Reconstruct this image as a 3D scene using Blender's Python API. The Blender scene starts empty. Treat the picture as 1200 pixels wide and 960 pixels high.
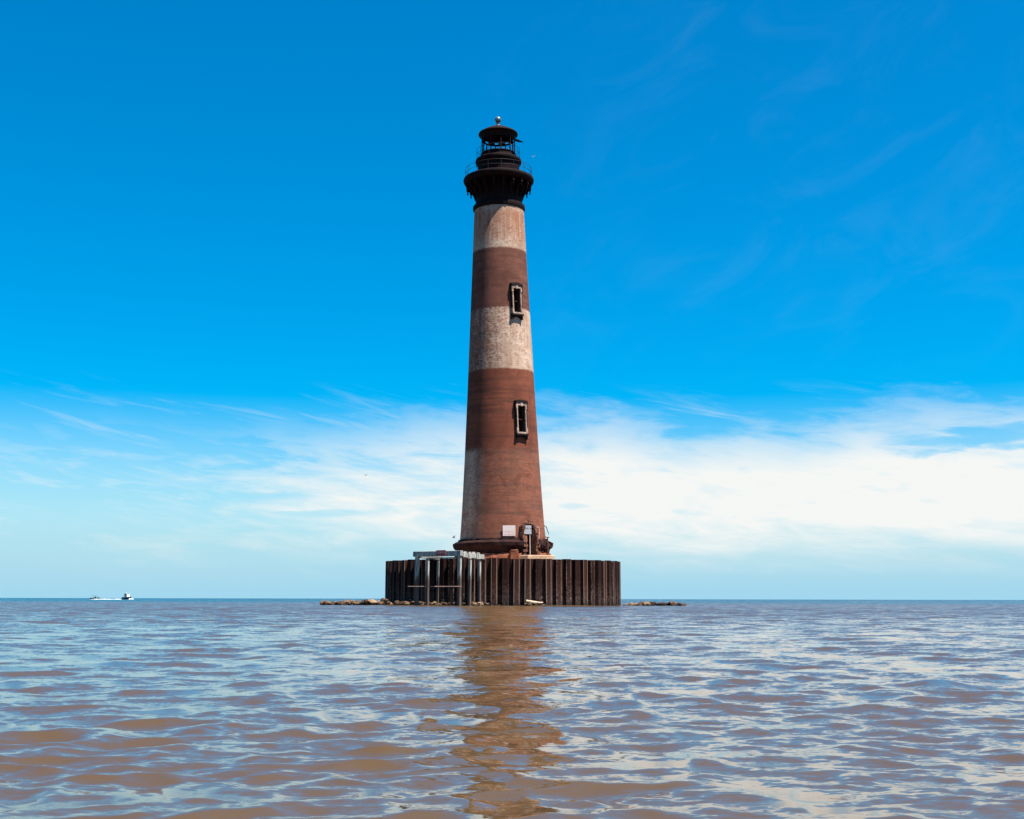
import bpy, bmesh, math, random
import numpy as np
from mathutils import Vector, Matrix
R = math.radians
random.seed(7)
C = bpy.context.scene.collection
scene = bpy.context.scene

# ------------------------------------------------------------------ camera
CAM_H = 0.58
cam_d = bpy.data.cameras.new('camera')
cam_d.sensor_width = 36.0
cam_d.lens = 43.5
cam_d.clip_start = 0.05
cam_d.clip_end = 40000
cam = bpy.data.objects.new('camera', cam_d)
C.objects.link(cam)
cam.matrix_world = (Matrix.Translation((0, 0, CAM_H)) @ Matrix.Rotation(R(90 + 8.70), 4, 'X')
                    @ Matrix.Rotation(R(0.12), 4, 'Z'))
scene.camera = cam

# ------------------------------------------------------------------ node helper
class S:
    """a socket with arithmetic, so that shaders can be written as formulas"""
    def __init__(self, t, s): self.t, self.s = t, s
    def m(self, op, *a, clamp=False):
        n = self.t.nodes.new('ShaderNodeMath'); n.operation = op; n.use_clamp = clamp
        for i, v in enumerate((self,) + a):
            if isinstance(v, S): self.t.links.new(v.s, n.inputs[i])
            else: n.inputs[i].default_value = v
        return S(self.t, n.outputs[0])
    def __add__(a, b): return a.m('ADD', b)
    __radd__ = __add__
    def __sub__(a, b): return a.m('SUBTRACT', b)
    def __rsub__(a, b): return (a * -1.0) + b
    def __mul__(a, b): return a.m('MULTIPLY', b)
    __rmul__ = __mul__
    def __truediv__(a, b): return a.m('DIVIDE', b)
    def clamp(a): return a.m('ADD', 0.0, clamp=True)
    def step(a, lo, hi, o0=0.0, o1=1.0):
        n = a.t.nodes.new('ShaderNodeMapRange'); n.interpolation_type = 'SMOOTHSTEP'
        a.t.links.new(a.s, n.inputs[0])
        for i, v in ((1, lo), (2, hi), (3, o0), (4, o1)): n.inputs[i].default_value = v
        return S(a.t, n.outputs[0])

class G:
    def __init__(self, tree): self.t = tree
    def new(self, kind, **kw):
        n = self.t.nodes.new(kind)
        for k, v in kw.items(): setattr(n, k, v)
        return n
    def link(self, a, b): self.t.links.new(a.s if isinstance(a, S) else a, b)
    def xyz(self, v):
        n = self.new('ShaderNodeSeparateXYZ'); self.link(v, n.inputs[0])
        return [S(self.t, o) for o in n.outputs]
    def vec(self, *c):
        n = self.new('ShaderNodeCombineXYZ')
        for i, v in enumerate(c):
            if isinstance(v, S): self.link(v, n.inputs[i])
            else: n.inputs[i].default_value = v
        return S(self.t, n.outputs[0])
    def coord(self, which='Object'): return S(self.t, self.new('ShaderNodeTexCoord').outputs[which])
    def noise(self, vec, scale, detail=4.0, rough=0.55, dist=0.0):
        n = self.new('ShaderNodeTexNoise'); self.link(vec, n.inputs['Vector'])
        n.inputs['Scale'].default_value = scale; n.inputs['Detail'].default_value = detail
        n.inputs['Roughness'].default_value = rough; n.inputs['Distortion'].default_value = dist
        return S(self.t, n.outputs[0])
    def voronoi(self, vec, scale):
        n = self.new('ShaderNodeTexVoronoi'); self.link(vec, n.inputs['Vector'])
        n.inputs['Scale'].default_value = scale
        return S(self.t, n.outputs['Color'])
    def mix(self, f, a, b, blend='MIX'):
        n = self.new('ShaderNodeMix', data_type='RGBA', blend_type=blend)
        for sock, v in ((n.inputs[0], f), (n.inputs[6], a), (n.inputs[7], b)):
            if isinstance(v, S): self.link(v, sock)
            elif isinstance(v, (tuple, list)): sock.default_value = (*v, 1.0)
            else: sock.default_value = v
        return S(self.t, n.outputs[2])
    def bump(self, height, strength, dist, normal=None):
        n = self.new('ShaderNodeBump'); self.link(height, n.inputs['Height'])
        if isinstance(strength, S): self.link(strength, n.inputs['Strength'])
        else: n.inputs['Strength'].default_value = strength
        n.inputs['Distance'].default_value = dist
        if normal is not None: self.link(normal, n.inputs['Normal'])
        return S(self.t, n.outputs[0])

def material(name, fn):
    m = bpy.data.materials.new(name); m.use_nodes = True
    g = G(m.node_tree)
    b = m.node_tree.nodes['Principled BSDF']
    b.inputs['Specular IOR Level'].default_value = 0.12              # old, matt, weathered surfaces
    fn(g, b)
    return m
def setc(g, b, col):
    if isinstance(col, S): g.link(col, b.inputs['Base Color'])
    else: b.inputs['Base Color'].default_value = (*col, 1)

# ------------------------------------------------------------------ sky, sun, exposure
SUN_EL, SUN_AZ = 67.5, 61.0          # azimuth counted from the tower towards the camera, turning to +X
world = bpy.data.worlds.new('World'); scene.world = world; world.use_nodes = True
wt = world.node_tree; g = G(wt)
bg = wt.nodes['Background']; bg.inputs['Strength'].default_value = 0.066
sky = g.new('ShaderNodeTexSky', sky_type='NISHITA', sun_disc=False)
sky.sun_elevation = R(SUN_EL); sky.sun_rotation = R(180 - SUN_AZ)
sky.altitude = 0; sky.air_density = 1.0; sky.dust_density = 0.6; sky.ozone_density = 3.0
d = g.coord('Generated')
dx, dy, dz = g.xyz(d)
DEG = 180 / math.pi
el = dz.m('ARCSINE') * DEG
az = dx.m('ARCTAN2', dy) * DEG
gam = g.new('ShaderNodeGamma'); g.link(sky.outputs[0], gam.inputs[0]); gam.inputs[1].default_value = 1.0
hsv = g.new('ShaderNodeHueSaturation'); g.link(gam.outputs[0], hsv.inputs['Color'])
hsv.inputs['Hue'].default_value = 0.4935; hsv.inputs['Saturation'].default_value = 1.85; hsv.inputs['Value'].default_value = 0.90
base = S(wt, hsv.outputs[0])
# thin high cloud: streaks drawn out along the horizon, thick between 3 and 8 degrees
uv = g.vec(az * 0.10, el * 0.42 + az * 0.05, 3.7)
n1 = g.noise(uv, 1.0, 6.0, 0.6, 0.6)
n2 = g.noise(g.vec(az * 0.30, el * 1.5 + az * 0.12, 9.1), 1.0, 6.0, 0.62, 0.5)
nz = (n1 - 0.5) * 1.7 + (n2 - 0.5) * 1.5
side = ((az - 25.0) * (1 / DEG)).m('COSINE')                        # more cloud to one side of the sky
edge1 = g.noise(g.vec(az * 0.085, 5.5, 0.0), 1.0, 3.0, 0.6)                # the top of the bank climbs and dips
upper = (el + nz * 2.4 + (edge1 - 0.5) * 4.0 + (n1 - 0.5) * 1.5).step(5.3, 8.9, 1.0, 0.0)
lower = (el + nz * 0.6).step(0.6, 4.8, 0.0, 1.0)
cover = (upper * lower * (nz * 1.3 + side.step(0.68, 0.98, -0.12, 1.15))).clamp()
def patch(caz, cel, raz, rel, edge, tilt=0.0):
    u = (az - caz + (n1 - 0.5) * raz * 1.6 * edge) * (1 / raz)
    v = (el - cel - (az - caz) * tilt + (n2 - 0.5) * rel * 4.0 * edge) * (1 / rel)
    return (u * u + v * v).step(0.0, 1.3, 1.0, 0.0)
holes = (patch(20.6, 6.9, 4.0, 0.60, 0.9, 0.05) * 0.92).m('MAXIMUM', patch(2.9, 4.25, 0.8, 0.15, 1.0) * 0.42)
holes = holes.m('MAXIMUM', patch(-8.6, 3.85, 2.6, 0.20, 0.8) * 0.75)
holes = holes.m('MAXIMUM', patch(-11.5, 4.5, 2.8, 0.28, 1.0, 0.04) * 0.75)
streak = g.noise(g.vec(az * 0.11, el * 1.25 + az * 0.26, 6.0), 1.0, 6.0, 0.66, 0.7).step(0.50, 0.74)   # thin slanting streaks
streak = streak * el.step(2.5, 4.5) * el.step(7.5, 10.0, 1.0, 0.0) * 0.36
cover = cover.m('MAXIMUM', streak) * (1.0 - holes)
n3 = g.noise(g.vec(az * 0.16, el * 0.30 - az * 0.07, 1.3), 1.0, 7.0, 0.62, 1.0)
wisp = n3.step(0.46, 0.80, 0.0, 0.016) * el.step(8.0, 15.0) * side.step(0.86, 0.97)
cover = cover.m('MAXIMUM', wisp)
hz = el.step(-1.0, 9.5, 0.97, 0.0)                                    # pale air low over the sea
col = g.mix(hz, base, (1.85, 3.65, 4.75))
col = g.mix(cover, col, (4.9, 5.0, 4.9))
g.link(col, bg.inputs['Color'])

sd = bpy.data.lights.new('sun', 'SUN'); sd.energy = 5.0; sd.angle = R(0.53); sd.color = (1.0, 0.93, 0.84)
sun = bpy.data.objects.new('sun', sd); C.objects.link(sun)
tosun = Vector((math.cos(R(SUN_EL)) * math.sin(R(SUN_AZ)), -math.cos(R(SUN_EL)) * math.cos(R(SUN_AZ)), math.sin(R(SUN_EL))))
sun.rotation_euler = tosun.to_track_quat('Z', 'Y').to_euler()
sun.location = (30, -20, 80)

vs = scene.view_settings
vs.view_transform = 'Standard'; vs.look = 'None'; vs.exposure = 1.5; vs.gamma = 1.0; vs.use_curve_mapping = False
scene.render.engine = 'CYCLES'

# ------------------------------------------------------------------ mesh helpers
class MB:
    def __init__(self): self.v, self.f = [], []
    def add(self, vs, fs):
        o = len(self.v); self.v += [tuple(p) for p in vs]; self.f += [tuple(i + o for i in q) for q in fs]
        return self
    def box(self, lo, hi, M=None, jitter=0.0):
        vs = [Vector((x, y, z)) for z in (lo[2], hi[2]) for y in (lo[1], hi[1]) for x in (lo[0], hi[0])]
        if jitter: vs = [p + Vector([random.uniform(-jitter, jitter) for _ in range(3)]) for p in vs]
        if M is not None: vs = [M @ p for p in vs]
        return self.add(vs, [(0, 2, 3, 1), (4, 5, 7, 6), (0, 1, 5, 4), (2, 6, 7, 3), (0, 4, 6, 2), (1, 3, 7, 5)])
    def bar(self, a, b, r0, r1=None, n=8, M=None):
        a, b = Vector(a), Vector(b); r1 = r0 if r1 is None else r1
        q = (b - a).to_track_quat('Z', 'Y')
        vs = []
        for p, r in ((a, r0), (b, r1)):
            vs += [p + q @ Vector((r * math.cos(2 * math.pi * i / n), r * math.sin(2 * math.pi * i / n), 0)) for i in range(n)]
        if M is not None: vs = [M @ p for p in vs]
        fs = [(i, (i + 1) % n, n + (i + 1) % n, n + i) for i in range(n)] + [tuple(range(n - 1, -1, -1)), tuple(range(n, 2 * n))]
        return self.add(vs, fs)
    def ring(self, r, z, t, n=64, m=6, cx=0, cy=0):
        vs = [((r + t * math.cos(2 * math.pi * j / m)) * math.sin(2 * math.pi * i / n) + cx,
               -(r + t * math.cos(2 * math.pi * j / m)) * math.cos(2 * math.pi * i / n) + cy,
               z + t * math.sin(2 * math.pi * j / m)) for i in range(n) for j in range(m)]
        return self.add(vs, [(i * m + j, ((i + 1) % n) * m + j, ((i + 1) % n) * m + (j + 1) % m, i * m + (j + 1) % m)
                             for i in range(n) for j in range(m)])
    def lathe(self, prof, n=96, a0=0.0, a1=360.0, skip=None, caps=False):
        """prof: (r, z) from bottom to top on the outside; azimuth 0 faces the camera side (-Y), positive to +X"""
        full = abs(a1 - a0 - 360) < 1e-6
        na = n if full else n + 1
        vs = []
        for i in range(na):
            a = R(a0 + (a1 - a0) * i / n)
            vs += [(r * math.sin(a), -r * math.cos(a), z) for r, z in prof]
        k = len(prof); fs = []
        for i in range(n):
            i2 = (i + 1) % na
            for j in range(k - 1):
                if skip and skip(i, j): continue
                fs.append((i * k + j, i2 * k + j, i2 * k + j + 1, i * k + j + 1))
        if caps and not full:
            fs += [tuple(range(k)), tuple((na - 1) * k + j for j in range(k - 1, -1, -1))]
        return self.add(vs, fs)
    def mesh(self, name, smooth=0):
        me = bpy.data.meshes.new(name); me.from_pydata(self.v, [], self.f); me.update()
        if smooth:
            me.polygons.foreach_set('use_smooth', [True] * len(me.polygons))
            me.set_sharp_from_angle(angle=R(smooth))
        return me
    def build(self, name, m, parent=None, smooth=0, bevel=0.0):
        o = bpy.data.objects.new(name, self.mesh(name, smooth)); C.objects.link(o)
        o.data.materials.append(m)
        if parent: o.parent = parent
        if bevel:
            b = o.modifiers.new('bevel', 'BEVEL'); b.width = bevel; b.segments = 1; b.limit_method = 'ANGLE'
        return o
def tag(o, label=None, cat=None, group=None, kind=None):
    for k, v in (('label', label), ('category', cat), ('group', group), ('kind', kind)):
        if v: o[k] = v
    return o
def empty(name, loc=(0, 0, 0)):
    o = bpy.data.objects.new(name, None); C.objects.link(o); o.location = loc; o.empty_display_size = 0.3
    return o
def frame_at(az_deg, r, z, tilt=0.0):
    """local x along the wall (to +azimuth), y into the wall, z up"""
    a = R(az_deg)
    t = Vector((math.cos(a), math.sin(a), 0)); n = Vector((math.sin(a), -math.cos(a), 0))
    M = Matrix((( t.x, -n.x, 0, n.x * r), (t.y, -n.y, 0, n.y * r), (0, 0, 1, z), (0, 0, 0, 1)))
    return M @ Matrix.Rotation(-tilt, 4, 'X')

# ------------------------------------------------------------------ water
def water_mat(g, b):
    p = g.coord('Object')
    b.inputs['Roughness'].default_value = 0.04
    b.inputs['IOR'].default_value = 1.333; b.inputs['Specular IOR Level'].default_value = 0.5
    x, y, z = g.xyz(p)
    far = (y + x * 0.15).step(125.0, 260.0)                             # silt of the shoal gives way to clearer, greener sea
    setc(g, b, g.mix(far, (0.063, 0.0385, 0.0170), (0.010, 0.032, 0.031)))
    # ripples too small for the mesh, as random slopes added to the wave's own normal
    def slopes(vec, scale, detail):
        n = g.new('ShaderNodeTexNoise'); g.link(vec, n.inputs['Vector'])
        n.inputs['Scale'].default_value = scale; n.inputs['Detail'].default_value = detail; n.inputs['Roughness'].default_value = 0.6
        return g.xyz(S(g.t, n.outputs['Color']))
    f0 = slopes(g.vec(x * 0.6, y, 3.0), 36.0, 1.0)
    f1 = slopes(g.vec(x * 0.6, y, 0.0), 14.0, 2.0)
    f2 = slopes(g.vec(x * 0.6, y, 8.0), 2.4, 3.0)
    nx, ny, nz_ = g.xyz(S(g.t, g.new('ShaderNodeNewGeometry').outputs['Normal']))
    # the wind chop out on the open water is steeper on the side that runs in towards the shore (-Y)
    ny = ny - y.step(5.0, 60.0, 0.0, 0.115)
    vx = nx + (f1[0] - 0.5) * 0.18 + (f2[0] - 0.5) * 0.30 + (f0[0] - 0.5) * 0.16
    vy = ny + (f1[1] - 0.5) * 0.34 + (f2[1] - 0.5) * 0.55 + (f0[1] - 0.5) * 0.22
    nv = g.new('ShaderNodeVectorMath', operation='NORMALIZE'); g.link(g.vec(vx, vy, nz_), nv.inputs[0])
    g.link(nv.outputs[0], b.inputs['Normal'])
M_WATER = material('silty_sea_water', water_mat)

def build_water():
    fine = np.radians(np.linspace(-30, 30, 900))
    rest = np.radians(np.linspace(30, 330, 62))[1:-1]
    ang = np.concatenate([fine, rest]); na = len(ang)
    rad = np.concatenate([np.geomspace(0.9, 60, 560)[:-1], np.geomspace(60, 900, 225)[:-1], np.geomspace(900, 14000, 36)]); nr = len(rad)
    Rr, A = np.meshgrid(rad, ang, indexing='ij')
    X = Rr * np.sin(A); Y = Rr * np.cos(A); Z = np.zeros_like(X); DX = np.zeros_like(X); DY = np.zeros_like(X)
    cell = np.gradient(rad); rough = np.clip((34 / rad) ** 0.9, 0.10, 1)
    rng = np.random.default_rng(11)
    nw = 280
    lam = np.exp(np.linspace(np.log(0.11), np.log(14.0), nw))
    th = R(-96) + rng.normal(0, R(52), nw)                            # mostly running towards the camera
    ph = rng.uniform(0, 2 * np.pi, nw)
    for l, t, f0 in zip(lam, th, ph):
        k = 2 * np.pi / l
        steep = 0.0215 * (l / 0.24) ** (-0.52 if l > 0.24 else 0.0)
        if l > 2.0: steep = 0.0215 * (2.0 / 0.24) ** -0.52
        # the mesh widens with distance: short waves stop where it cannot carry them, long ones only show far out
        w = np.clip(l / (cell * 3.6) - 0.6, 0, 1) * np.clip(1.8 - l / (cell * 11 + 0.24), 0, 1) * np.clip(2.0 - rad / 450, 0, 1)
        idx = np.nonzero(w > 0)[0]
        if not len(idx): continue
        i0, i1 = idx[0], idx[-1] + 1
        a = (steep / k * w[i0:i1] * rough[i0:i1])[:, None]
        arg = k * (np.cos(t) * X[i0:i1] + np.sin(t) * Y[i0:i1]) + f0
        s, c = np.sin(arg), np.cos(arg)
        Z[i0:i1] += a * c; DX[i0:i1] -= a * np.cos(t) * s * 2.0; DY[i0:i1] -= a * np.sin(t) * s * 2.0
    # gusts: patches of livelier and quieter surface
    gust = 1 + 0.28 * np.sin(X * 0.9 + 0.6 * np.sin(Y * 0.5)) * np.sin(Y * 0.7 + 1.3)
    gust = np.where(Rr < 60, gust, 1)
    Z *= gust
    V = np.stack([X + DX, Y + DY, Z], -1).reshape(-1, 3)
    V = np.concatenate([V, [[0, 0, 0]]])
    i, j = np.meshgrid(np.arange(nr - 1), np.arange(na), indexing='ij')
    j2 = (j + 1) % na
    F = np.stack([i * na + j, i * na + j2, (i + 1) * na + j2, (i + 1) * na + j], -1).reshape(-1, 4)[:, ::-1]
    jj = np.arange(na)
    T = np.stack([np.full(na, nr * na), jj, (jj + 1) % na], -1)[:, ::-1]
    me = bpy.data.meshes.new('sea_water')
    me.vertices.add(len(V)); me.vertices.foreach_set('co', V.astype(np.float32).ravel())
    nl = F.size + T.size
    me.loops.add(nl); me.loops.foreach_set('vertex_index', np.concatenate([F.ravel(), T.ravel()]).astype(np.int32))
    me.polygons.add(len(F) + len(T))
    st = np.concatenate([np.arange(len(F)) * 4, F.size + np.arange(len(T)) * 3]).astype(np.int32)
    me.polygons.foreach_set('loop_start', st)
    me.polygons.foreach_set('use_smooth', np.ones(len(F) + len(T), bool))
    me.update(calc_edges=True)
    o = bpy.data.objects.new('sea_water', me); C.objects.link(o); me.materials.append(M_WATER)
    tag(o, 'silty brown sea water rippling under blue sky reflections', kind='structure')
    return o
build_water()

# ------------------------------------------------------------------ materials of the tower
def shaft_mat(g, b):
    x, y, z = g.xyz(g.coord('Object'))
    th = x.m('ARCTAN2', y * -1.0)
    u = th * 3.3
    P = g.vec(u, z, 0.0)
    br = g.new('ShaderNodeTexBrick'); g.link(P, br.inputs['Vector'])
    br.inputs['Scale'].default_value = 1.0
    br.inputs['Brick Width'].default_value = 0.30; br.inputs['Row Height'].default_value = 0.105
    br.inputs['Mortar Size'].default_value = 0.012; br.inputs['Bias'].default_value = 0.0
    br.inputs['Color1'].default_value = (0, 0, 0, 1); br.inputs['Color2'].default_value = (1, 1, 1, 1)
    br.inputs['Mortar'].default_value = (0.5, 0.5, 0.5, 1)
    bt = g.new('ShaderNodeRGBToBW'); g.link(br.outputs['Color'], bt.inputs[0]); tone = S(g.t, bt.outputs[0])
    mortar = S(g.t, br.outputs['Fac'])
    big = g.noise(g.vec(u, z * 0.6, 2.0), 0.55, 5.0, 0.6)
    mid = g.noise(P, 3.2, 4.0, 0.65)
    speck = g.noise(g.vec(u * 1.2, z * 1.5, 5.0), 6.5, 3.0, 0.8)
    course = g.noise(g.vec(u * 0.12, z * 1.4, 7.0), 1.8, 4.0, 0.65)
    drip = g.noise(g.vec(u * 2.2, z * 0.12, 1.0), 1.0, 4.0, 0.6)
    edge = (mid - 0.5) * 0.35
    zz = z + edge
    def band(a, c): return zz.step(a - 0.12, a + 0.12) * zz.step(c - 0.12, c + 0.12, 1.0, 0.0)
    red = g.mix(big.step(0.3, 0.7), (0.122, 0.032, 0.017), (0.188, 0.052, 0.027))
    brown = g.mix(big.step(0.3, 0.7), (0.098, 0.036, 0.025), (0.160, 0.060, 0.042))
    is_up = zz.step(28.7, 28.9)
    brick = g.mix(is_up, red, brown)
    brick = g.mix((tone - 0.35) * 0.55, brick, (0.060, 0.018, 0.012))
    brick = g.mix(course.step(0.44, 0.66) * 0.75, brick, (0.058, 0.020, 0.014))
    brick = g.mix(mortar * 0.35, brick, (0.24, 0.13, 0.09))
    # old white paint, worn off brick by brick
    white = g.mix(big.step(0.25, 0.75), (0.33, 0.225, 0.16), (0.54, 0.42, 0.325))
    white = g.mix(drip.step(0.50, 0.78) * 0.5, white, (0.32, 0.17, 0.10))
    blot = g.noise(g.vec(u * 0.9, z * 0.7, 12.0), 0.9, 6.0, 0.7, 0.6)
    white = g.mix(blot.step(0.46, 0.66) * 0.6, white, (0.25, 0.135, 0.085))
    brick = g.mix(blot.step(0.50, 0.70) * 0.55, brick, (0.062, 0.024, 0.017))
    left = th.step(-0.95, -0.35, 1.0, 0.0)
    top = band(34.95, 45.0); midb = band(22.68, 28.80); low = zz.step(14.4, 15.2, 1.0, 0.0)
    wear = speck * 0.75 + tone * 0.16 + mid * 0.25
    a_top = top * (wear + big * 0.35).step(0.70, 0.95, 1.0, 0.18)
    a_mid = midb * (wear + (big - 0.5) * 0.5 + (drip - 0.5) * 0.25 + th.step(-0.9, 0.7, 0.16, -0.06)).step(0.50, 0.80, 1.0, 0.12)
    a_low = low * (left * 0.95 + 0.10) * (wear + (big - 0.5) * 0.6).step(0.46, 0.84, 1.0, 0.10) * z.step(5.5, 15.0, 0.85, 1.0)
    col = g.mix(a_top.m('MAXIMUM', a_mid).m('MAXIMUM', a_low), brick, white)
    # rust run-off below the gallery
    rust = top * (drip * 0.6 + big * 0.5).step(0.40, 0.66) * z.step(35.2, 36.6) * z.step(38.4, 39.3, 1.0, 0.35)
    col = g.mix(rust * 0.8, col, (0.24, 0.085, 0.042))
    setc(g, b, col)
    b.inputs['Roughness'].default_value = 0.9
    hgt = mortar * -0.8 + mid * 0.8 + tone * 0.5
    g.link(g.bump(hgt, 0.6, 0.02), b.inputs['Normal'])
M_SHAFT = material('weathered_banded_brick', shaft_mat)

def plain(col, rough=0.8, var=0.35, scale=2.0, metal=0.0, bump=0.0, dark=None):
    def fn(g, b):
        p = g.coord('Object')
        n = g.noise(p, scale, 5.0, 0.6)
        lo = dark or tuple(c * (1 - var) for c in col); hi = tuple(min(c * (1 + var * 0.6), 0.95) for c in col)
        setc(g, b, g.mix(n.step(0.3, 0.7), lo, hi))
        b.inputs['Roughness'].default_value = rough; b.inputs['Metallic'].default_value = metal
        if bump: g.link(g.bump(n, 0.7, bump), b.inputs['Normal'])
    return fn
M_IRON = material('black_painted_iron', plain((0.0110, 0.0026, 0.0024), 0.8, 0.5, 1.6, dark=(0.003, 0.0015, 0.0018)))
M_RAIL = material('dark_rail_iron', plain((0.02, 0.018, 0.022), 0.6))
M_STONE = material('pale_dressed_stone', plain((0.31, 0.225, 0.18), 0.85, 0.55, 3.0))
M_DARKSTONE = material('blackened_ironwork', plain((0.014, 0.008, 0.007), 0.8, 0.4, 3.0))
M_LEDGE = material('sooty_brown_stone', plain((0.022, 0.009, 0.008), 0.9, 0.55, 1.4, bump=0.05))
M_PLINTH = material('orange_brick_plinth', plain((0.15, 0.052, 0.027), 0.9, 0.5, 1.3, bump=0.04))
M_RUBBLE = material('broken_brick', plain((0.17, 0.075, 0.05), 0.95, 0.6, 4.0, bump=0.04))
M_INSIDE = material('inner_shade_dark', plain((0.05, 0.026, 0.022), 0.95, 0.3, 3.0))  # dark colour that stands in for the shade inside the window openings
M_BALL = material('weathered_copper_ball', plain((0.16, 0.20, 0.21), 0.28, 0.3, 5.0, metal=0.6))
M_CONC = material('pale_concrete', plain((0.36, 0.25, 0.17), 0.9, 0.25, 2.2, bump=0.03))

# ------------------------------------------------------------------ the lighthouse
TX, TY = -0.83, 121.0
lh = empty('lighthouse', (TX, TY, 3.9))
lh.rotation_euler = (0, R(-0.85), 0)
Z0 = 3.9
PROF = [(4.22, 5.0), (4.20, 6.0), (4.08, 7.31), (3.90, 10.0), (3.67, 14.0), (3.37, 20.0), (3.10, 25.98), (2.78, 33.0), (2.49, 39.9)]
def shaft_r(z):
    for (r0, z0), (r1, z1) in zip(PROF, PROF[1:]):
        if z0 <= z <= z1: return r0 + (r1 - r0) * (z - z0) / (z1 - z0)
    return PROF[0][0] if z < 5 else PROF[-1][0]
def loc(z): return z - Z0                                             # heights above water to the tower's own origin
WIN_AZ, DOOR_AZ = 32.5, 36.5
WINS = [(29.50, 0.80, 2.45), (17.68, 0.84, 2.60)]                     # centre height, opening width, opening height
DOOR_Z = (4.2, 7.60); DOOR_W = 1.15
cuts = [(WIN_AZ, zc - hh / 2, zc + hh / 2, w) for zc, w, hh in WINS] + [(DOOR_AZ, DOOR_Z[0], DOOR_Z[1], DOOR_W)]
def build_shaft():
    angs = set(round(i * 3.75, 4) for i in range(96)); zs = set(float(z) for z in np.linspace(4.2, 39.9, 60))
    for a, z0, z1, w in cuts:
        ha = math.degrees(w / 2 / shaft_r((z0 + z1) / 2))
        angs = set(q for q in angs if not (a - ha - 1 < q < a + ha + 1)) | {a - ha, a + ha}
        zs = set(q for q in zs if min(abs(q - z0), abs(q - z1)) > 0.12) | {z0, z1}
    angs = sorted(angs); zs = sorted(zs)
    na, k = len(angs), len(zs)
    mb = MB()
    vs = [(shaft_r(z) * math.sin(R(a)), -shaft_r(z) * math.cos(R(a)), z) for a in angs for z in zs]
    fs = []
    for i in range(na):
        i2 = (i + 1) % na; a = angs[i] + 0.05
        for j in range(k - 1):
            z = zs[j] + 0.01
            if any(abs(a - ca) < math.degrees(w / 2 / shaft_r((z0 + z1) / 2)) and z0 <= z < z1 for ca, z0, z1, w in cuts): continue
            fs.append((i * k + j, i2 * k + j, i2 * k + j + 1, i * k + j + 1))
    mb.add(vs, fs)
    o = mb.build('tower_shaft', M_SHAFT, lh, smooth=30)
    o.location.z = -Z0
    sm = o.modifiers.new('wall_thickness', 'SOLIDIFY'); sm.thickness = 0.75; sm.offset = -1
    o['label'] = 'tapering brick shaft banded in worn white paint and bare brown brick'
    return o
build_shaft()
SLOPE = math.atan(0.046)
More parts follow.
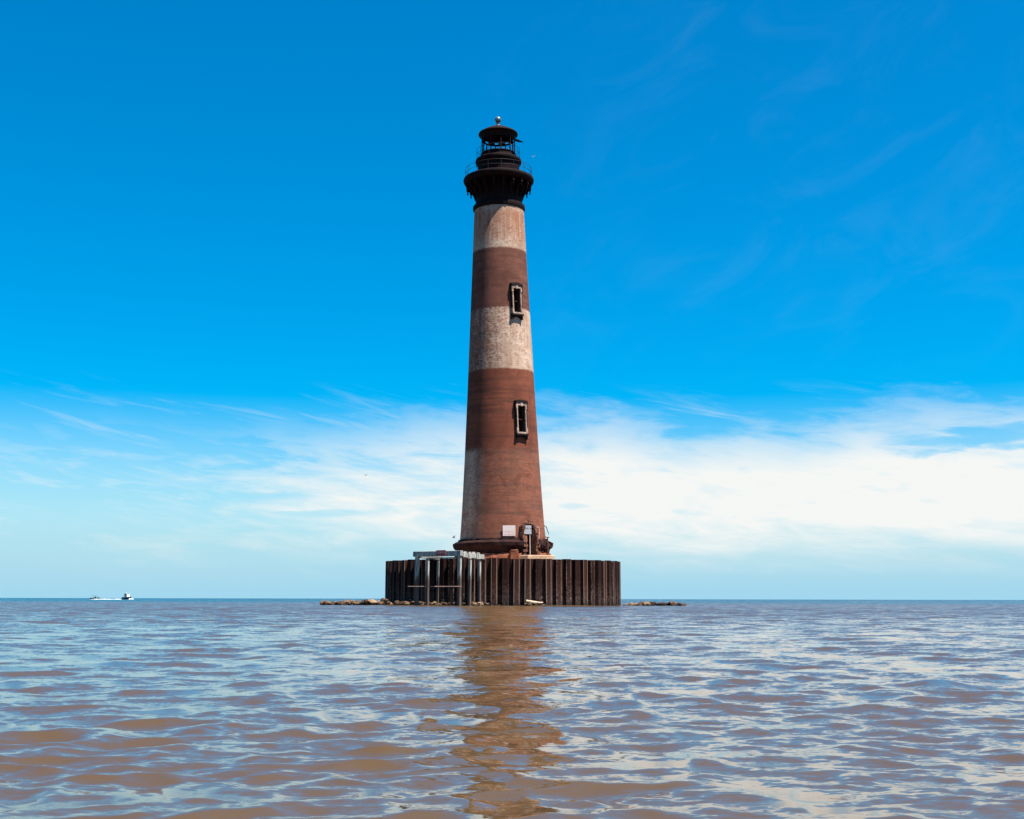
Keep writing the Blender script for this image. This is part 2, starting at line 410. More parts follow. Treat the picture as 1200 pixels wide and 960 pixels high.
def build_window(zc, w, hh):
    r = shaft_r(zc)
    F = frame_at(WIN_AZ, r, 0, 0)
    F = Matrix.Translation((0, 0, zc - Z0)) @ F @ Matrix.Rotation(-SLOPE, 4, 'X')
    hw, h2 = w / 2, hh / 2
    jw = 0.12; out = 0.24; dep = -0.06
    mb = MB()                                                        # pale stone surround with lugs at its corners
    mb.box((-hw - jw, -out, -h2), (-hw, dep, h2))
    mb.box((hw, -out, -h2), (hw + jw, dep, h2))
    mb.box((-hw - jw - 0.07, -out - 0.03, h2), (hw + jw + 0.07, dep, h2 + 0.26))
    for s in (-1, 1):
        x0, x1 = sorted((s * (hw - 0.0), s * (hw + jw + 0.08)))
        mb.box((x0 + 0.004, -out - 0.028, h2 - 0.36), (x1, dep - 0.01, h2 + 0.002))
        mb.box((x0 + 0.004, -out - 0.028, -h2 + 0.002), (x1, dep - 0.01, -h2 + 0.42))
    mb.box((-0.12, -out - 0.07, h2 - 0.06), (0.12, dep - 0.02, h2 + 0.29))
    mb.box((-hw - jw - 0.05, -out - 0.05, -h2 - 0.16), (hw + jw + 0.05, dep, -h2))
    for i, v in enumerate(mb.v): mb.v[i] = tuple(F @ Vector(v))
    win = mb.build('window', M_STONE, lh, bevel=0.012)
    win['label'] = 'deep window opening in a pale stone surround with lugged corners'
    hd = MB()
    n = 8
    for i in range(n):                                                # slightly arched projecting hood
        x0 = -hw - jw - 0.14 + (2 * (hw + jw + 0.14)) * i / n; x1 = x0 + 2 * (hw + jw + 0.14) / n
        rise = 0.10 * (1 - ((x0 + x1) / 2 / (hw + jw + 0.14)) ** 2)
        hd.box((x0, -out - 0.10, h2 + 0.265 + rise * 0.3), (x1, 0.3, h2 + 0.45 + rise), F)
    for s in (-1, 1):                                                 # ears dropping beside the surround
        x0, x1 = sorted((s * (hw + jw + 0.09), s * (hw + jw + 0.16)))
        hd.box((x0, -out - 0.04, h2 - 0.45), (x1, 0.2, h2 + 0.262), F)
        x0, x1 = sorted((s * (hw + jw + 0.002), s * (hw + jw + 0.075)))
        hd.box((x0, -out + 0.01, -h2 + 0.43), (x1, 0.2, h2 - 0.37), F)
    hd.build('hood', M_DARKSTONE, win)
    sl = MB()
    sl.box((-hw - jw - 0.14, -out - 0.07, -h2 - 0.30), (hw + jw + 0.14, 0.3, -h2 - 0.165), F)
    m = 10; X = hw + jw + 0.10
    for i in range(m):                                                # apron cut away in an arch between two brackets
        x0 = -X + 2 * X * i / m; x1 = x0 + 2 * X / m
        t = abs((x0 + x1) / 2) / X
        sl.box((x0, -out + 0.05, -h2 - 0.305 - 0.10 - 0.36 * t ** 2.2), (x1, 0.3, -h2 - 0.302), F)
    sl.build('sill', M_DARKSTONE, win)
    ln = MB(); lz = h2 + 0.10
    for x0, x1 in ((-hw - 0.10, -hw + 0.03), (hw - 0.03, hw + 0.10)): ln.box((x0, -0.055, -lz), (x1, 0.85, lz), F)
    ln.box((-hw + 0.032, -0.055, h2 - 0.03), (hw - 0.032, 0.85, lz), F).box((-hw + 0.032, -0.055, -lz), (hw - 0.032, 0.85, -h2 + 0.03), F)
    ln.build('reveal', M_INSIDE, win)  # lining coloured dark so that the opening reads as shaded
    rv = MB()
    rv.box((hw - 0.13, 0.10, -h2 + 0.02), (hw - 0.06, 0.17, h2 - 0.02), F)
    rv.box((-hw + 0.02, 0.12, -0.03), (hw - 0.02, 0.16, 0.03), F)
    rv.build('sash_bar', M_INSIDE, win)
for w in WINS: build_window(*w)

# head of the tower, all black iron
def lathe_part(name, prof, mat, n=72, smooth=35, parent=lh, **kw):
    o = MB().lathe([(r, loc(z)) for r, z in prof], n, **kw).build(name, mat, parent, smooth)
    return o
lathe_part('collar_moulding', [(2.40, 39.30), (2.60, 39.42), (2.66, 39.62), (2.62, 39.86), (2.50, 39.98), (2.44, 40.05), (2.30, 40.06)], M_IRON)
lathe_part('gallery_drum', [(2.36, 40.04), (2.34, 41.0), (2.34, 41.9), (2.50, 42.18), (2.30, 42.185)], M_IRON)
bm = MB(); nb = 20
for i in range(nb):
    F = frame_at(360 / nb * (i + 0.5), 0, 0)
    pts = [(-2.33, 40.55), (-2.44, 40.60), (-2.60, 41.05), (-2.88, 41.55), (-3.34, 41.72), (-3.34, 42.18), (-2.33, 42.18)]
    vs = [F @ Vector((s * 0.085, y, loc(z))) for s in (-1, 1) for y, z in pts]
    k = len(pts)
    m = MB().add(vs, [tuple(range(k - 1, -1, -1)), tuple(range(k, 2 * k))] + [(j, (j + 1) % k, k + (j + 1) % k, k + j) for j in range(k)])
    m.bar((0, -3.22, loc(41.72)), (0, -3.22, loc(41.46)), 0.085, 0.06, 6, F)
    m.bar((0, -3.22, loc(41.46)), (0, -3.22, loc(41.26)), 0.09, 0.03, 6, F)
    m.build('bracket', M_IRON, lh)
lathe_part('gallery_deck', [(2.30, 42.19), (3.30, 42.20), (3.44, 42.26), (3.55, 42.42), (3.60, 42.60), (3.55, 42.76), (3.42, 42.84), (2.1, 42.86)], M_IRON)
lathe_part('watch_room', [(2.22, 42.84), (2.22, 43.0), (2.12, 43.06), (2.12, 44.1), (2.20, 44.3), (2.24, 44.36)], M_IRON)
lathe_part('lantern_deck', [(2.10, 44.365), (2.30, 44.40), (2.36, 44.55), (2.34, 44.74), (2.26, 44.82), (1.6, 44.84)], M_IRON)
lathe_part('lantern_sill', [(1.74, 44.83), (1.72, 45.36), (1.78, 45.40), (1.78, 45.46), (1.58, 45.47), (1.58, 44.85)], M_IRON)
for i in range(10):
    F = frame_at(36 * i + 10, 1.68, 0)
    MB().box((-0.045, -0.05, loc(45.44)), (0.045, 0.06, loc(46.98)), F).build('lantern_post', M_IRON, lh)
mb = MB().ring(1.66, loc(46.2), 0.018, 40); mb.ring(1.30, loc(46.0), 0.02, 40)
mb.build('glazing_bar', M_IRON, lh)
def vents(i, j): return j == 2 and (i % 6) in (0, 1) and 18 <= i % 60 <= 48
co = lathe_part('lantern_cornice', [(1.62, 46.94), (1.70, 46.92), (1.74, 47.14), (1.78, 47.32), (1.90, 47.44), (1.97, 47.50)], M_IRON, n=60, skip=vents)
rf = lathe_part('lantern_roof', [(1.80, 47.46), (1.99, 47.47), (2.02, 47.56), (1.98, 47.66), (1.45, 47.98), (0.85, 48.28), (0.40, 48.46), (0.20, 48.52), (0.02, 48.53)], M_IRON)
lathe_part('finial_neck', [(0.24, 48.50), (0.17, 48.58), (0.15, 48.80), (0.22, 48.86), (0.02, 48.88)], M_STONE, n=20, parent=rf)
lathe_part('finial_ball', [(max(0.01, 0.34 * math.sin(math.pi * i / 14)), 49.16 - 0.34 * math.cos(math.pi * i / 14)) for i in range(15)], M_BALL, n=28, smooth=60, parent=rf)
def railing(name, r, z, hgt, n, t, rails):
    mb = MB()
    for q in rails: mb.ring(r, loc(z + hgt * q), t, 72, 5)
    o = mb.build(name, M_RAIL, lh)
    for i in range(n):
        F = frame_at(360 / n * i + 5, r, 0)
        MB().bar((0, 0, loc(z)), (0, 0, loc(z + hgt)), t * 1.15, None, 5, F).build('rail_post', M_RAIL, o)
railing('gallery_railing', 3.36, 42.83, 0.95, 16, 0.020, (1.0, 0.5))
railing('lantern_railing', 2.20, 44.82, 1.05, 12, 0.018, (1.0, 0.52))
# a loose plate of the lantern hanging out over the rail
F = Matrix.Translation((1.55, -0.9, loc(46.62))) @ Matrix.Rotation(R(-20), 4, 'Z') @ Matrix.Rotation(R(22), 4, 'Y')
pl = MB(); pl.add([F @ Vector(v) for v in ((0, -0.3, 0), (0, 0.3, 0), (0.55, 0.22, -0.02), (0.55, -0.26, -0.02), (1.15, 0.02, 0.03), (1.15, -0.06, 0.03),
    (0, -0.3, 0.10), (0, 0.3, 0.10), (0.55, 0.22, 0.14), (0.55, -0.26, 0.14), (1.15, 0.02, 0.07), (1.15, -0.06, 0.07))],
    [(0, 3, 9, 6), (3, 5, 11, 9), (5, 4, 10, 11), (4, 2, 8, 10), (2, 1, 7, 8), (1, 0, 6, 7), (6, 9, 8, 7), (9, 11, 10, 8), (0, 1, 2, 3), (3, 2, 4, 5)])
o = pl.build('loose_plate', M_IRON, lh); o['label'] = 'bent dark metal plate sticking out over the lantern railing'

# base: blackened ledge on an orange brick plinth, broken open at the door
def ragged(prof, n, a0, a1, amp, seed, name, mat):
    rnd = random.Random(seed)
    mb = MB().lathe([(r, loc(z)) for r, z in prof], n, a0, a1, caps=True)
    k = len(prof)
    for i in range(0, len(mb.v) // k):
        edge = min(i, len(mb.v) // k - 1 - i)
        s = amp * (1.0 + 1.6 * math.exp(-edge / 2.0))
        for j in range(1, k - 1):
            x, y, z = mb.v[i * k + j]; f = 1 + rnd.uniform(-1, 0.5) * s / 4.7
            mb.v[i * k + j] = (x * f, y * f, z + rnd.uniform(-1, 0.4) * s)
    return mb.build(name, mat, lh)
DA = 9.0
ledge_prof = [(4.10, 4.90), (4.52, 4.92), (4.56, 5.22), (4.72, 5.40), (4.86, 5.55), (4.90, 5.86), (4.62, 6.02), (4.36, 6.10), (4.34, 6.26), (4.10, 6.28)]
ragged(ledge_prof, 92, DOOR_AZ + DA + 34, DOOR_AZ + 360 - DA, 0.035, 3, 'ledge', M_LEDGE)
broken = [(4.10, 4.90), (4.48, 4.92), (4.55, 5.20), (4.66, 5.36), (4.70, 5.50), (4.66, 5.78), (4.50, 5.92), (4.40, 6.10), (4.28, 6.22), (4.10, 6.28)]
o = ragged(broken, 12, DOOR_AZ + DA, DOOR_AZ + DA + 33.5, 0.16, 5, 'ledge', M_LEDGE); o['label'] = 'crumbled stretch of ledge beside the doorway'
ragged([(4.10, 3.6), (4.86, 3.6), (4.84, 4.40), (4.76, 4.62), (4.62, 4.86), (4.10, 4.89)], 100, DOOR_AZ + DA + 1, DOOR_AZ + 360 - DA - 1, 0.05, 9, 'plinth', M_PLINTH)
FP = frame_at(12.5, 4.9, 0)
MB().box((-0.42, -0.30, loc(3.8)), (0.42, 0.15, loc(4.95)), FP, 0.03).box((-0.36, -0.26, loc(4.95)), (0.36, 0.12, loc(5.12)), FP, 0.05).build('plinth_pier', M_PLINTH, lh, bevel=0.06)
# doorway
FD = frame_at(DOOR_AZ, shaft_r(7.0), 0)
mb = MB(); n = 10; hw = DOOR_W / 2
for i in range(n):                                                    # brick arch filling the head of the opening
    x0 = -hw + DOOR_W * i / n; x1 = x0 + DOOR_W / n; t = ((x0 + x1) / 2) / hw
    zb = 7.10 + 0.42 * math.sqrt(max(0.0, 1 - t * t))
    mb.box((x0, -0.05, loc(zb)), (x1, 0.6, loc(7.65)), FD)
for i in range(9):
    a = math.pi * (i + 0.5) / 9
    F = FD @ Matrix.Translation((-(hw + 0.17) * math.cos(a), -0.06, loc(7.12) + 0.62 * math.sin(a))) @ Matrix.Rotation(a - math.pi / 2, 4, 'Y')
    mb.box((-0.085, -0.10, -0.12), (0.085, 0.3, 0.12), F, 0.012)
door = mb.build('doorway', M_RUBBLE, lh); door['label'] = 'arched doorway with broken brick jambs'
for s in (-1, 1):
    z = 4.15
    while z < 7.1:
        h = random.uniform(0.20, 0.34); w = random.uniform(0.16, 0.46); dpt = random.uniform(0.1, 0.42)
        x0, x1 = sorted((s * (hw + random.uniform(-0.04, 0.02)), s * (hw + w)))
        MB().box((x0, -dpt - (0.28 if z < 6.2 else 0), loc(z)), (x1, 0.5, loc(z + h)), FD, 0.035).build('jamb_brick', M_RUBBLE, door)
        z += h + 0.01
mb = MB()
for i in range(5): mb.box((-hw, 0.10 + 0.14 * i, loc(4.62 + 0.40 * i)), (hw, 0.32 + 0.14 * i, loc(4.70 + 0.40 * i)), FD)
mb.build('stair_tread', M_LEDGE, door)
MB().bar((0.12, -0.05, loc(4.4)), (0.12, -0.05, loc(6.9)), 0.06, None, 8, FD).build('pole', material('grey_pole', plain((0.42, 0.34, 0.32), 0.7)), door)
MB().box((-0.55, -0.50, loc(3.9)), (0.45, -0.42, loc(4.0)), FD).build('threshold', M_CONC, door)
FS = frame_at(50, shaft_r(7.2), 0)
mb = MB(); fz0, fz1 = loc(6.30), loc(7.35)
mb.box((-0.42, -0.16, fz1 - 0.10), (0.42, -0.02, fz1), FS).box((0.30, -0.16, fz0), (0.42, -0.02, fz1 - 0.105), FS)
mb.box((-0.42, -0.16, fz0), (-0.34, -0.02, fz1 - 0.105), FS).box((-0.335, -0.16, fz0), (0.295, -0.02, fz0 + 0.07), FS)
o = mb.build('hatch_frame', M_STONE, lh); o['label'] = 'pale frame around a dark hatch beside the doorway'
MB().box((-0.335, -0.05, fz0 + 0.075), (0.295, -0.02, fz1 - 0.105), FS).build('hatch', M_INSIDE, o)
FQ = frame_at(64, 4.78, 0)
MB().bar((0, 0, loc(4.0)), (0, 0, loc(6.35)), 0.07, None, 8, FQ).bar((-0.5, 0, loc(6.35)), (0.35, 0, loc(6.35)), 0.05, None, 6, FQ).build('rusty_prop', M_PLINTH, lh)
FR = frame_at(84, shaft_r(7.4), 0)
MB().bar((0, 0.1, loc(7.62)), (0, -0.18, loc(7.45)), 0.04, None, 6, FR).bar((0, -0.18, loc(7.45)), (0, -0.42, loc(6.72)), 0.045, 0.03, 6, FR).build('bent_rod', M_RAIL, lh)

# ------------------------------------------------------------------ signs on the tower
def sign_mat(paper, ink, z_lo, z_hi, rows, strength, seed):
    def fn(g, b):
        x, y, z = g.xyz(g.coord('Object'))
        row = (z * rows).m('FRACT').step(0.30, 0.42) * (z * rows).m('FRACT').step(0.78, 0.9, 1.0, 0.0)
        word = g.noise(g.vec(x * 9.0, (z * rows).m('FLOOR'), seed), 1.0, 3.0, 0.7).step(0.46, 0.56)
        zone = z.step(z_lo - 0.02, z_lo + 0.02) * z.step(z_hi - 0.02, z_hi + 0.02, 1.0, 0.0) * (x.m('ABSOLUTE')).step(0.46, 0.5, 1.0, 0.0)
        fade = g.noise(g.vec(x, z, seed), 2.0, 3.0).step(0.3, 0.7, 0.88, 1.0)
        c = g.mix(row * word * zone * strength, paper, ink)
        setc(g, b, g.mix(fade, tuple(q * 0.8 for q in paper), c))
        b.inputs['Roughness'].default_value = 0.5
    return material('printed_sign', fn)
tilt = Matrix.Rotation(R(-0.85), 4, 'Y')
def mount(az, r, z): return Matrix.Translation((TX, TY, Z0)) @ tilt @ frame_at(az, r, z - Z0)
def board(name, M, w, h, mat, label):
    o = MB().box((-w / 2, -0.03, 0), (w / 2, 0.03, h)).build(name, mat, None, bevel=0.006)
    o.matrix_world = M
    return tag(o, label, 'sign')
board('notice_sign', mount(8.5, shaft_r(6.5) + 0.05, 6.42), 1.20, 0.98, sign_mat((0.50, 0.45, 0.42), (0.50, 0.08, 0.11), 0.05, 0.55, 4.2, 0.85, 2.0),
      'white rectangular board with faded red print fixed to the brick left of the doorway')
board('notice_sign', mount(DOOR_AZ - 3, shaft_r(7.0) + 0.10, 6.60), 0.98, 0.82, sign_mat((0.26, 0.28, 0.30), (0.012, 0.012, 0.016), 0.36, 0.75, 3.0, 0.95, 5.0),
      'grey white board with black print hung inside the arched doorway')

# ------------------------------------------------------------------ cofferdam of steel sheet piles
CR = 11.35; CTOP = 4.11; NP = 72
def pile_mat(g, b):
    x, y, z = g.xyz(g.coord('Object'))
    rnd = S(g.t, g.new('ShaderNodeObjectInfo').outputs['Random'])
    s = rnd * 57.0
    run = g.noise(g.vec(x * 5.0 + s, y * 5.0, z * 0.35), 1.0, 5.0, 0.65)
    spot = g.noise(g.vec(x * 3.0 + s, y * 3.0, z * 2.5), 1.4, 5.0, 0.7)
    col = g.mix(run.step(0.32, 0.68), (0.004, 0.0016, 0.0013), (0.022, 0.0065, 0.004))
    col = g.mix(rnd.step(0.2, 1.0) * 0.55 * run.step(0.3, 0.6), col, (0.062, 0.016, 0.008))
    col = g.mix(spot.step(0.55, 0.75) * 0.5, col, (0.10, 0.030, 0.016))
    # tide-washed bleached film in the lower half, salt runs down the interlocks
    wash = (z + (run - 0.5) * 2.6).step(0.9, 2.6, 1.0, 0.0) * spot.step(0.38, 0.62)
    col = g.mix(wash * 0.55, col, (0.085, 0.056, 0.045))
    lock = (x.m('ABSOLUTE') - 0.235).m('ABSOLUTE').step(0.012, 0.045, 1.0, 0.0) * (run * 0.7 + spot * 0.5 + rnd * 0.7 - 0.5).step(0.38, 0.60)
    col = g.mix(lock * 0.42, col, (0.42, 0.31, 0.25))
    shell = g.noise(g.vec(x * 6 + s, y * 6, z * 6), 1.2, 3.0, 0.7).step(0.60, 0.68) * z.step(0.3, 1.3, 0.9, 0.0)
    col = g.mix(shell, col, (0.50, 0.44, 0.40))
    col = g.mix(z.step(0.0, 0.55, 0.8, 0.0), col, (0.02, 0.014, 0.012))
    setc(g, b, col)
    b.inputs['Roughness'].default_value = 0.8
    g.link(g.bump(spot, 0.6, 0.03), b.inputs['Normal'])
M_PILE = material('rusted_sheet_pile', pile_mat)
cof = tag(empty('cofferdam', (TX, TY, 0)), 'round wall of rusted steel sheet piles standing in the sea below the tower', 'cofferdam')
half = math.pi * CR / NP
sec = [(-half - 0.004, 0.30), (-0.36, 0.30), (-0.25, 0.0), (0.25, 0.0), (0.36, 0.30), (half + 0.004, 0.30)]
mb = MB(); th = 0.03; zz = [-1.2, 1.5, CTOP]
k = len(sec)
vs = [(x, y, z) for z in zz for x, y in sec] + [(x, y + th, z) for z in zz for x, y in sec]
o2 = k * len(zz); fs = []
for q in range(len(zz) - 1):
    for j in range(k - 1):
        a = q * k + j
        fs.append((a, a + 1, a + k + 1, a + k)); fs.append((o2 + a + 1, o2 + a, o2 + a + k, o2 + a + k + 1))
for j in range(k - 1):
    a = (len(zz) - 1) * k + j; fs.append((a, a + 1, o2 + a + 1, o2 + a))
pile_me = mb.add(vs, fs).mesh('sheet_pile'); pile_me.materials.append(M_PILE)
for i in range(NP):
    o = bpy.data.objects.new('sheet_pile', pile_me); C.objects.link(o); o.parent = cof
    az = 360 / NP * i + 1.3
    F = frame_at(az, CR, random.uniform(-0.05, 0.02))
    o.matrix_local = F @ Matrix.Rotation(R(random.uniform(-0.5, 0.5)), 4, 'Y')
MB().lathe([(CR - 0.62, 3.30), (CR - 0.40, 3.30), (CR - 0.38, CTOP - 0.10), (CR - 0.66, CTOP - 0.09)], 96).build('waler_ring', M_IRON, cof, 40)
MB().lathe([(CR - 0.42, 3.2), (CR - 0.42, 3.72), (6.0, 3.84), (0.05, 3.86)], 96).build('concrete_fill', M_CONC, cof, 30)
FB = frame_at(33, 6.0, 0)
MB().box((-1.55, -0.6, 3.7), (1.55, 0.7, 4.62), FB, 0.05).build('landing_step', M_CONC, cof, bevel=0.05)

# ------------------------------------------------------------------ derelict landing frame before the cofferdam
def timber(g, b):
    x, y, z = g.xyz(g.coord('Object'))
    gr = g.noise(g.vec(x * 8, y * 8, z * 0.8), 1.0, 4.0, 0.6)
    c = g.mix(gr.step(0.3, 0.7), (0.095, 0.115, 0.108), (0.42, 0.40, 0.35))
    wet = (z + (gr - 0.5) * 2.2).step(2.0, 3.3, 1.0, 0.0)
    c = g.mix(wet * 0.85, c, (0.06, 0.030, 0.022))
    setc(g, b, c); b.inputs['Roughness'].default_value = 0.85
    g.link(g.bump(gr, 0.4, 0.02), b.inputs['Normal'])
M_TIMBER = material('bleached_grey_post', timber)
M_RUSTBAR = material('rusty_rail_bar', plain((0.26, 0.17, 0.14), 0.8, 0.4, 3.0))
fr = tag(empty('landing_frame', (-4.45, 106.2, 0)), 'derelict open frame of bleached grey posts and beams before the rusted wall', 'landing frame')
fr.rotation_euler = (0, 0, R(-30))
LX, LY = 4.35, 3.3
tops = {}
for (px, py, w) in ((0, 0, 0.14), (-LX, 0, 0.15), (0, LY * 0.5, 0.12), (0, LY, 0.12), (-LX, LY * 0.5, 0.12), (-LX, LY, 0.12)):
    o = MB().box((-w, -w, -1.5), (w, w, 4.16 - 0.05 * py)).build('post', M_TIMBER, fr, bevel=0.015)
    o.location = (px, py, 0); o.rotation_euler = (R(random.uniform(-0.7, 0.7)), R(random.uniform(-0.7, 0.7)), 0)
o = MB().box((-LX - 0.32, -0.21, 4.18), (0.22, 0.20, 4.64)).build('beam', M_TIMBER, fr, bevel=0.02)
o = MB().box((-0.2, 0.21, 4.10), (0.2, LY + 0.4, 4.50)).build('beam', M_TIMBER, fr, bevel=0.02); o.rotation_euler = (R(-1.5), 0, 0)
o = MB().box((-LX - 0.2, 0.21, 4.10), (-LX + 0.2, LY + 0.4, 4.50)).build('beam', M_TIMBER, fr, bevel=0.02); o.rotation_euler = (R(-1.5), 0, 0)
MB().box((-LX + 1.2, -0.05, 3.98), (-0.35, 0.02, 4.10)).build('plank', M_TIMBER, fr)
for q in (0.30, 0.72):
    MB().box((-0.26, LY * q, 4.05), (-0.20, LY * q + 0.5, 4.62)).build('cleat', M_TIMBER, fr)
    MB().box((0.206, LY * q, 4.0), (0.27, LY * q + 0.5, 4.56)).build('cleat', M_TIMBER, fr)
MB().bar((-LX - 0.75, -0.24, 1.62), (0.4, -0.24, 1.60), 0.045, None, 6).build('rail', M_RUSTBAR, fr)
sg = board('notice_sign', Matrix.Identity(4), 0.95, 0.42, sign_mat((0.30, 0.055, 0.055), (0.72, 0.55, 0.52), 0.06, 0.38, 2.6, 0.8, 8.0),
           'small dark red board with pale print on the beam of the landing frame')
sg.matrix_world = Matrix.Translation((-4.45, 106.2, 0)) @ Matrix.Rotation(R(-30), 4, 'Z') @ Matrix.Translation((-1.72, -0.245, 4.28))

# ------------------------------------------------------------------ rocks
def rock_mesh(seed):
    rnd = random.Random(seed)
    bm = bmesh.new(); bmesh.ops.create_icosphere(bm, subdivisions=2, radius=1.0)
    cutsn = [(Vector((rnd.uniform(-1, 1), rnd.uniform(-1, 1), rnd.uniform(-0.6, 1))).normalized(), rnd.uniform(0.52, 0.85)) for _ in range(9)]
    for v in bm.verts:
        for n, dd in cutsn:
            q = v.co.dot(n)
            if q > dd: v.co -= n * (q - dd)
        v.co += Vector([rnd.uniform(-0.04, 0.04) for _ in range(3)])
    me = bpy.data.meshes.new('rock'); bm.to_mesh(me); bm.free()
    return me
def rock_mat(c0, c1):
    def fn(g, b):
        p = g.coord('Object'); x, y, z = g.xyz(p)
        rnd = S(g.t, g.new('ShaderNodeObjectInfo').outputs['Random'])
        n = g.noise(g.vec(x + rnd * 31.0, y, z), 2.2, 5.0, 0.65)
        c = g.mix((n + rnd * 0.5 - 0.25).step(0.25, 0.75), c0, c1)
        pos = g.new('ShaderNodeNewGeometry').outputs['Position']
        wz = g.xyz(S(g.t, pos))[2]
        c = g.mix((wz + (n - 0.5) * 0.15).step(0.04, 0.20, 0.85, 0.0), c, (0.035, 0.026, 0.020))   # wet, weed-grown foot
        setc(g, b, c); b.inputs['Roughness'].default_value = 0.85
        g.link(g.bump(n, 0.8, 0.1), b.inputs['Normal'])
    return fn
M_PALE = material('pale_rock', rock_mat((0.038, 0.023, 0.016), (0.22, 0.145, 0.086)))
M_DARK = material('dark_rock', rock_mat((0.022, 0.013, 0.010), (0.085, 0.048, 0.033)))
RM = {}
for m in (M_PALE, M_DARK):
    RM[m] = []
    for s in range(6):
        me = rock_mesh(s + 40); me.materials.append(m); RM[m].append(me)
def rock(x, y, z, s, m, label, group):
    o = bpy.data.objects.new('rock', random.choice(RM[m])); C.objects.link(o)
    o.location = (x, y, z); o.rotation_euler = (random.uniform(-0.4, 0.4), random.uniform(-0.4, 0.4), random.uniform(0, 6.28))
    o.scale = (s * random.uniform(0.8, 1.3), s * random.uniform(0.8, 1.2), s * random.uniform(0.5, 0.8))
    tag(o, label, 'rock', group)
for i in range(96):                                                   # spit running out from the wall
    t = random.random() ** 0.85
    x = -10.6 - 6.3 * t + random.uniform(-0.2, 0.2); y = 110.6 + random.uniform(-1.1, 1.4) + t * 0.6
    big = (1 - abs(t - 0.15)) * 0.5 + 0.5
    s = random.uniform(0.16, 0.60) * (1.0 - 0.30 * t)
    zt = 0.26 * (1 - t) + 0.16
    m = M_PALE if random.random() < 0.62 else M_DARK
    rock(x, y, random.uniform(0.0, zt), s, m, ('pale tan' if m is M_PALE else 'dark brown') + ' rock in the low spit running out from the steel wall', ('pale' if m is M_PALE else 'dark') + ' rocks of the spit')
for i in range(70):                                                   # heap at the foot of the wall
    x = random.uniform(-11.0, -2.4); w = 121 - math.sqrt(max(1, CR * CR - (x - TX) ** 2))
    y = w - random.uniform(0.4, 1.6); y = max(y, 108.3)
    m = M_PALE if random.random() < 0.5 else M_DARK
    rock(x, y, random.uniform(-0.02, 0.22), random.uniform(0.14, 0.36), m, ('pale tan' if m is M_PALE else 'dark brown') + ' rock heaped at the foot of the steel wall around the frame posts', ('pale' if m is M_PALE else 'dark') + ' rocks at the foot of the wall')
for i in range(16):                                                   # flat pale slabs and small stones right of the door
    x = random.uniform(-2.2, 5.5); w = 121 - math.sqrt(CR * CR - (x - TX) ** 2)
    rock(x, w - random.uniform(0.25, 0.7), random.uniform(-0.05, 0.10), random.uniform(0.10, 0.22), M_PALE,
         'small pale stone at the waterline below the doorway', 'small stones at the waterline')
for i in range(9):
    x = 10.3 + 2.4 * i / 8 + random.uniform(-0.15, 0.15)
    rock(x, 112.5 + random.uniform(-0.8, 0.8), random.uniform(-0.04, 0.10), random.uniform(0.30, 0.5), M_PALE,
         'flat tan rock barely breaking the water past the frameless end of the steel wall', 'tan rocks of the short reef')
for i in range(17):
    t = random.random(); x = 12.4 + 3.2 * t
    rock(x, 112.2 + random.uniform(-1.0, 1.0), random.uniform(-0.02, 0.20) * (1.1 - abs(t - 0.3)), random.uniform(0.24, 0.46), M_DARK,
         'dark wet rock in the short reef past the frameless end of the steel wall', 'dark rocks of the short reef')
lg = MB(); prev = None
pts = [(0, 0, 0.34, 0.15), (0.35, 0.02, 0.27, 0.17), (0.8, -0.02, 0.20, 0.16), (1.2, 0.0, 0.16, 0.13), (1.45, 0.03, 0.18, 0.09)]
n = 9; vs = []
for x, y, z, r in pts: vs += [(x, y + r * 1.3 * math.cos(6.2832 * i / n), z + r * 0.8 * math.sin(6.2832 * i / n) + random.uniform(-.015, .015)) for i in range(n)]
lg.add(vs, [(q * n + i, q * n + (i + 1) % n, (q + 1) * n + (i + 1) % n, (q + 1) * n + i) for q in range(4) for i in range(n)] + [tuple(range(n)), tuple(range(5 * n - 1, 4 * n - 1, -1))])
o = lg.build('driftwood_log', material('sun_bleached_wood', plain((0.45, 0.35, 0.25), 0.8, 0.25, 4.0)), None, 50); o.location = (1.28, 108.9, 0.06)
tag(o, 'sun bleached driftwood log lying at the foot of the steel wall', 'log')

# ------------------------------------------------------------------ boats far out
M_HULL = material('dark_blue_hull', plain((0.02, 0.03, 0.05), 0.35, 0.2))
M_WHITE = material('white_gelcoat', plain((0.62, 0.64, 0.64), 0.3, 0.06))
M_GLASS = material('tinted_glass', plain((0.02, 0.03, 0.035), 0.08, 0.1))
M_FOAM = material('white_foam', plain((0.50, 0.54, 0.55), 0.9, 0.1, 6.0, bump=0.1))
def hull(L, W, Hh, mat, parent):
    st = [(-0.5, 0.86, 0.80), (-0.2, 1.0, 0.82), (0.1, 1.0, 0.86), (0.32, 0.72, 0.94), (0.45, 0.30, 1.04), (0.5, 0.03, 1.10)]
    vs = []
    for t, w, zt in st:
        hw = W / 2 * w
        vs += [(t * L, -hw, zt * Hh), (t * L, -hw * 0.78, 0.02), (t * L, 0, -0.28), (t * L, hw * 0.78, 0.02), (t * L, hw, zt * Hh), (t * L, 0, zt * Hh - 0.06)]
    fs = [(q * 6 + i, q * 6 + (i + 1) % 6, (q + 1) * 6 + (i + 1) % 6, (q + 1) * 6 + i) for q in range(len(st) - 1) for i in range(6)]
    fs += [tuple(range(5, -1, -1)), tuple((len(st) - 1) * 6 + i for i in range(6))]
    return MB().add(vs, fs).build('hull', mat, parent)
b1 = tag(empty('motor_boat', (-162.8, 530, 0.0)), 'small motor boat with white cabin and dark hull throwing up spray', 'boat')
b1.rotation_euler = (0, R(-3), R(-35))
hull(5.2, 2.1, 1.05, M_HULL, b1)
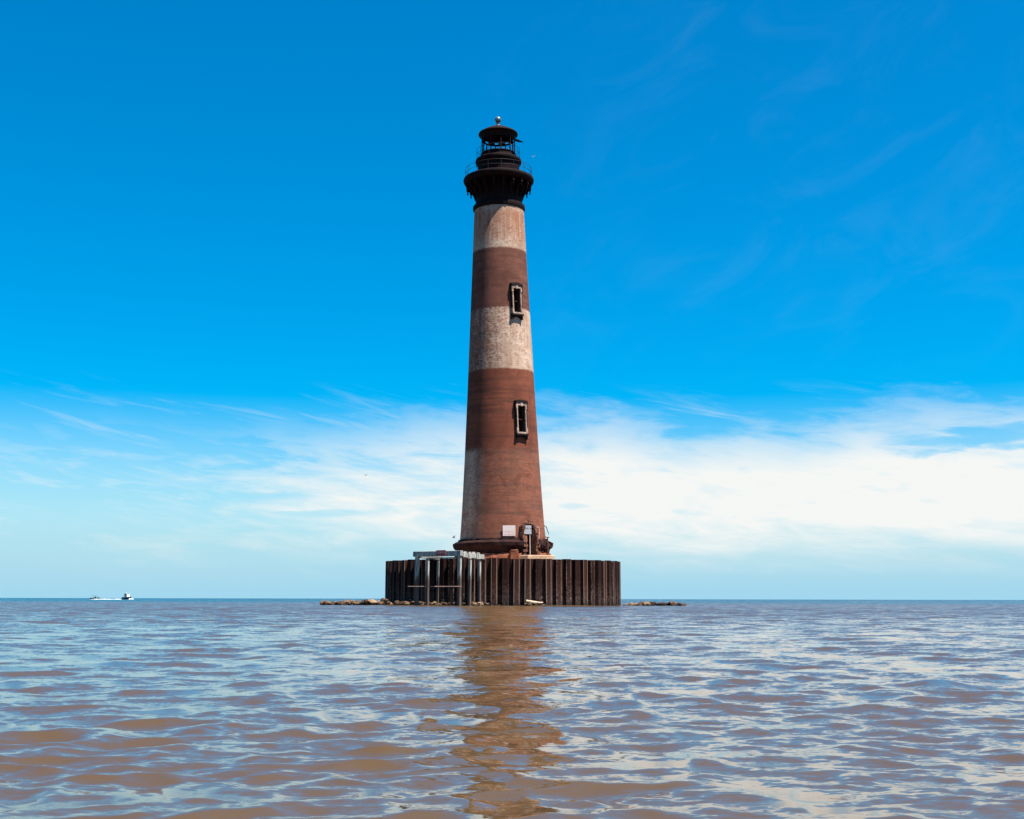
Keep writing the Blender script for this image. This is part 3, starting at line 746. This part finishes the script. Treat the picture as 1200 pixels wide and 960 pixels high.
mb = MB(); mb.add([(-0.9, -.8, .95), (1.1, -.7, .95), (1.1, .7, .95), (-0.9, .8, .95), (-0.9, -.72, 2.35), (0.5, -.6, 2.35), (0.5, .6, 2.35), (-0.9, .72, 2.35)],
                  [(0, 1, 5, 4), (1, 2, 6, 5), (2, 3, 7, 6), (3, 0, 4, 7), (4, 5, 6, 7), (3, 2, 1, 0)])
cb = mb.build('cabin', M_WHITE, b1)
MB().box((-1.1, -.85, 2.352), (0.75, .85, 2.44)).build('roof', M_WHITE, cb)
MB().box((-0.7, -.775, 1.72), (0.4, -.745, 2.2)).build('side_window', M_GLASS, cb)
MB().box((-2.9, -.25, 0.35), (-2.5, .25, 1.25)).build('outboard_motor', M_HULL, b1, bevel=0.05)
MB().bar((-0.4, 0, 2.43), (-0.5, 0, 3.1), 0.04).build('mast', M_WHITE, b1)
b2 = tag(empty('skiff', (-203.0, 610, 0.0)), 'low dark open skiff with a flat canopy', 'boat')
b2.rotation_euler = (0, 0, R(-8))
hull(4.6, 1.8, 0.8, M_HULL, b2)
MB().box((-1.3, -.8, 1.62), (0.9, .8, 1.70)).build('canopy', M_HULL, b2)
for sx in (-1.2, 0.8):
    for sy in (-.7, .7): MB().bar((sx, sy, 0.6), (sx, sy, 1.63), 0.03, None, 6).build('canopy_post', M_RAIL, b2)
MB().box((-0.2, -.3, 0.5), (0.3, .3, 1.2)).build('console', M_HULL, b2)
def foam(x0, x1, y, h, w, seed, label):
    rnd = random.Random(seed); n = 70; mb = MB(); vs = []
    for i in range(n + 1):
        t = i / n; e = min(1, 6 * t, 6 * (1 - t)); hh = h * e * rnd.uniform(0.3, 1.0); ww = w * e * rnd.uniform(0.6, 1.1) + 0.05
        x = x0 + (x1 - x0) * t
        vs += [(x, y - ww, -0.1), (x, y - ww * .4, hh), (x, y + ww * .4, hh * rnd.uniform(.6, 1)), (x, y + ww, -0.1)]
    mb.add(vs, [(i * 4 + j, (i + 1) * 4 + j, (i + 1) * 4 + j + 1, i * 4 + j + 1) for i in range(n) for j in range(3)])
    tag(mb.build('wake_foam', M_FOAM), label, 'foam', kind='stuff')
foam(-179.3, -164.0, 531, 0.30, 1.2, 1, 'long white wake trailing behind the motor boat')
foam(-161.7, -159.4, 528.5, 0.6, 1.0, 2, 'white bow spray ahead of the motor boat')

# ------------------------------------------------------------------ birds
M_BIRDW = material('white_plumage', plain((0.80, 0.80, 0.78), 0.8, 0.1))
M_BIRDD = material('dark_plumage', plain((0.06, 0.07, 0.08), 0.8, 0.3))
def bird(locn, yaw, flap, mat, label, s=1.0):
    rings = [(-0.30, 0.015), (-0.20, 0.045), (-0.05, 0.075), (0.08, 0.07), (0.16, 0.045), (0.21, 0.045), (0.25, 0.025), (0.30, 0.006)]
    n = 8; vs = [(x, r * math.cos(6.2832 * i / n), r * math.sin(6.2832 * i / n)) for x, r in rings for i in range(n)]
    fs = [(q * n + i, q * n + (i + 1) % n, (q + 1) * n + (i + 1) % n, (q + 1) * n + i) for q in range(len(rings) - 1) for i in range(n)]
    mb = MB().add(vs, fs + [tuple(range(n - 1, -1, -1))])
    for sy in (-1, 1):
        p = [(0.08, 0.04, 0.03), (-0.10, 0.04, 0.03), (0.12, 0.28, 0.03 + flap * 0.26), (-0.06, 0.28, 0.03 + flap * 0.26), (0.0, 0.60, 0.03 + flap * 0.34), (-0.07, 0.60, 0.03 + flap * 0.34)]
        w = [(x, y * sy, z) for x, y, z in p] + [(x, y * sy, z + 0.018) for x, y, z in p]
        mb.add(w, [(0, 1, 3, 2), (2, 3, 5, 4), (6, 8, 9, 7), (8, 10, 11, 9), (0, 2, 8, 6), (2, 4, 10, 8), (4, 5, 11, 10), (5, 3, 9, 11), (3, 1, 7, 9)])
    mb.add([(-0.28, -0.02, 0), (-0.28, 0.02, 0), (-0.42, 0.07, 0.01), (-0.42, -0.07, 0.01), (-0.28, 0, 0.02), (-0.42, 0, 0.03)], [(0, 1, 2, 3), (0, 3, 5, 4), (1, 4, 5, 2), (0, 4, 1), (3, 2, 5)])
    o = mb.build('gull', mat); o.location = locn; o.rotation_euler = (0, 0, R(yaw)); o.scale = (s, s, s)
    return tag(o, label, 'bird')
bird((3.0, 170.0, 63.3), 60, 0.5, M_BIRDW, 'white gull flying beside the lantern of the tower', 0.62)
bird((-24.9, 210.0, 21.3), 70, 0.7, M_BIRDD, 'dark gull flying in front of the low clouds', 0.7)
bird((-5.55, 119.0, 6.36), 30, 0.9, M_BIRDD, 'dark gull landing on the blackened ledge of the tower', 0.55)
tag(lh, 'tall tapering brick lighthouse with white bands and a black iron lantern', 'lighthouse')
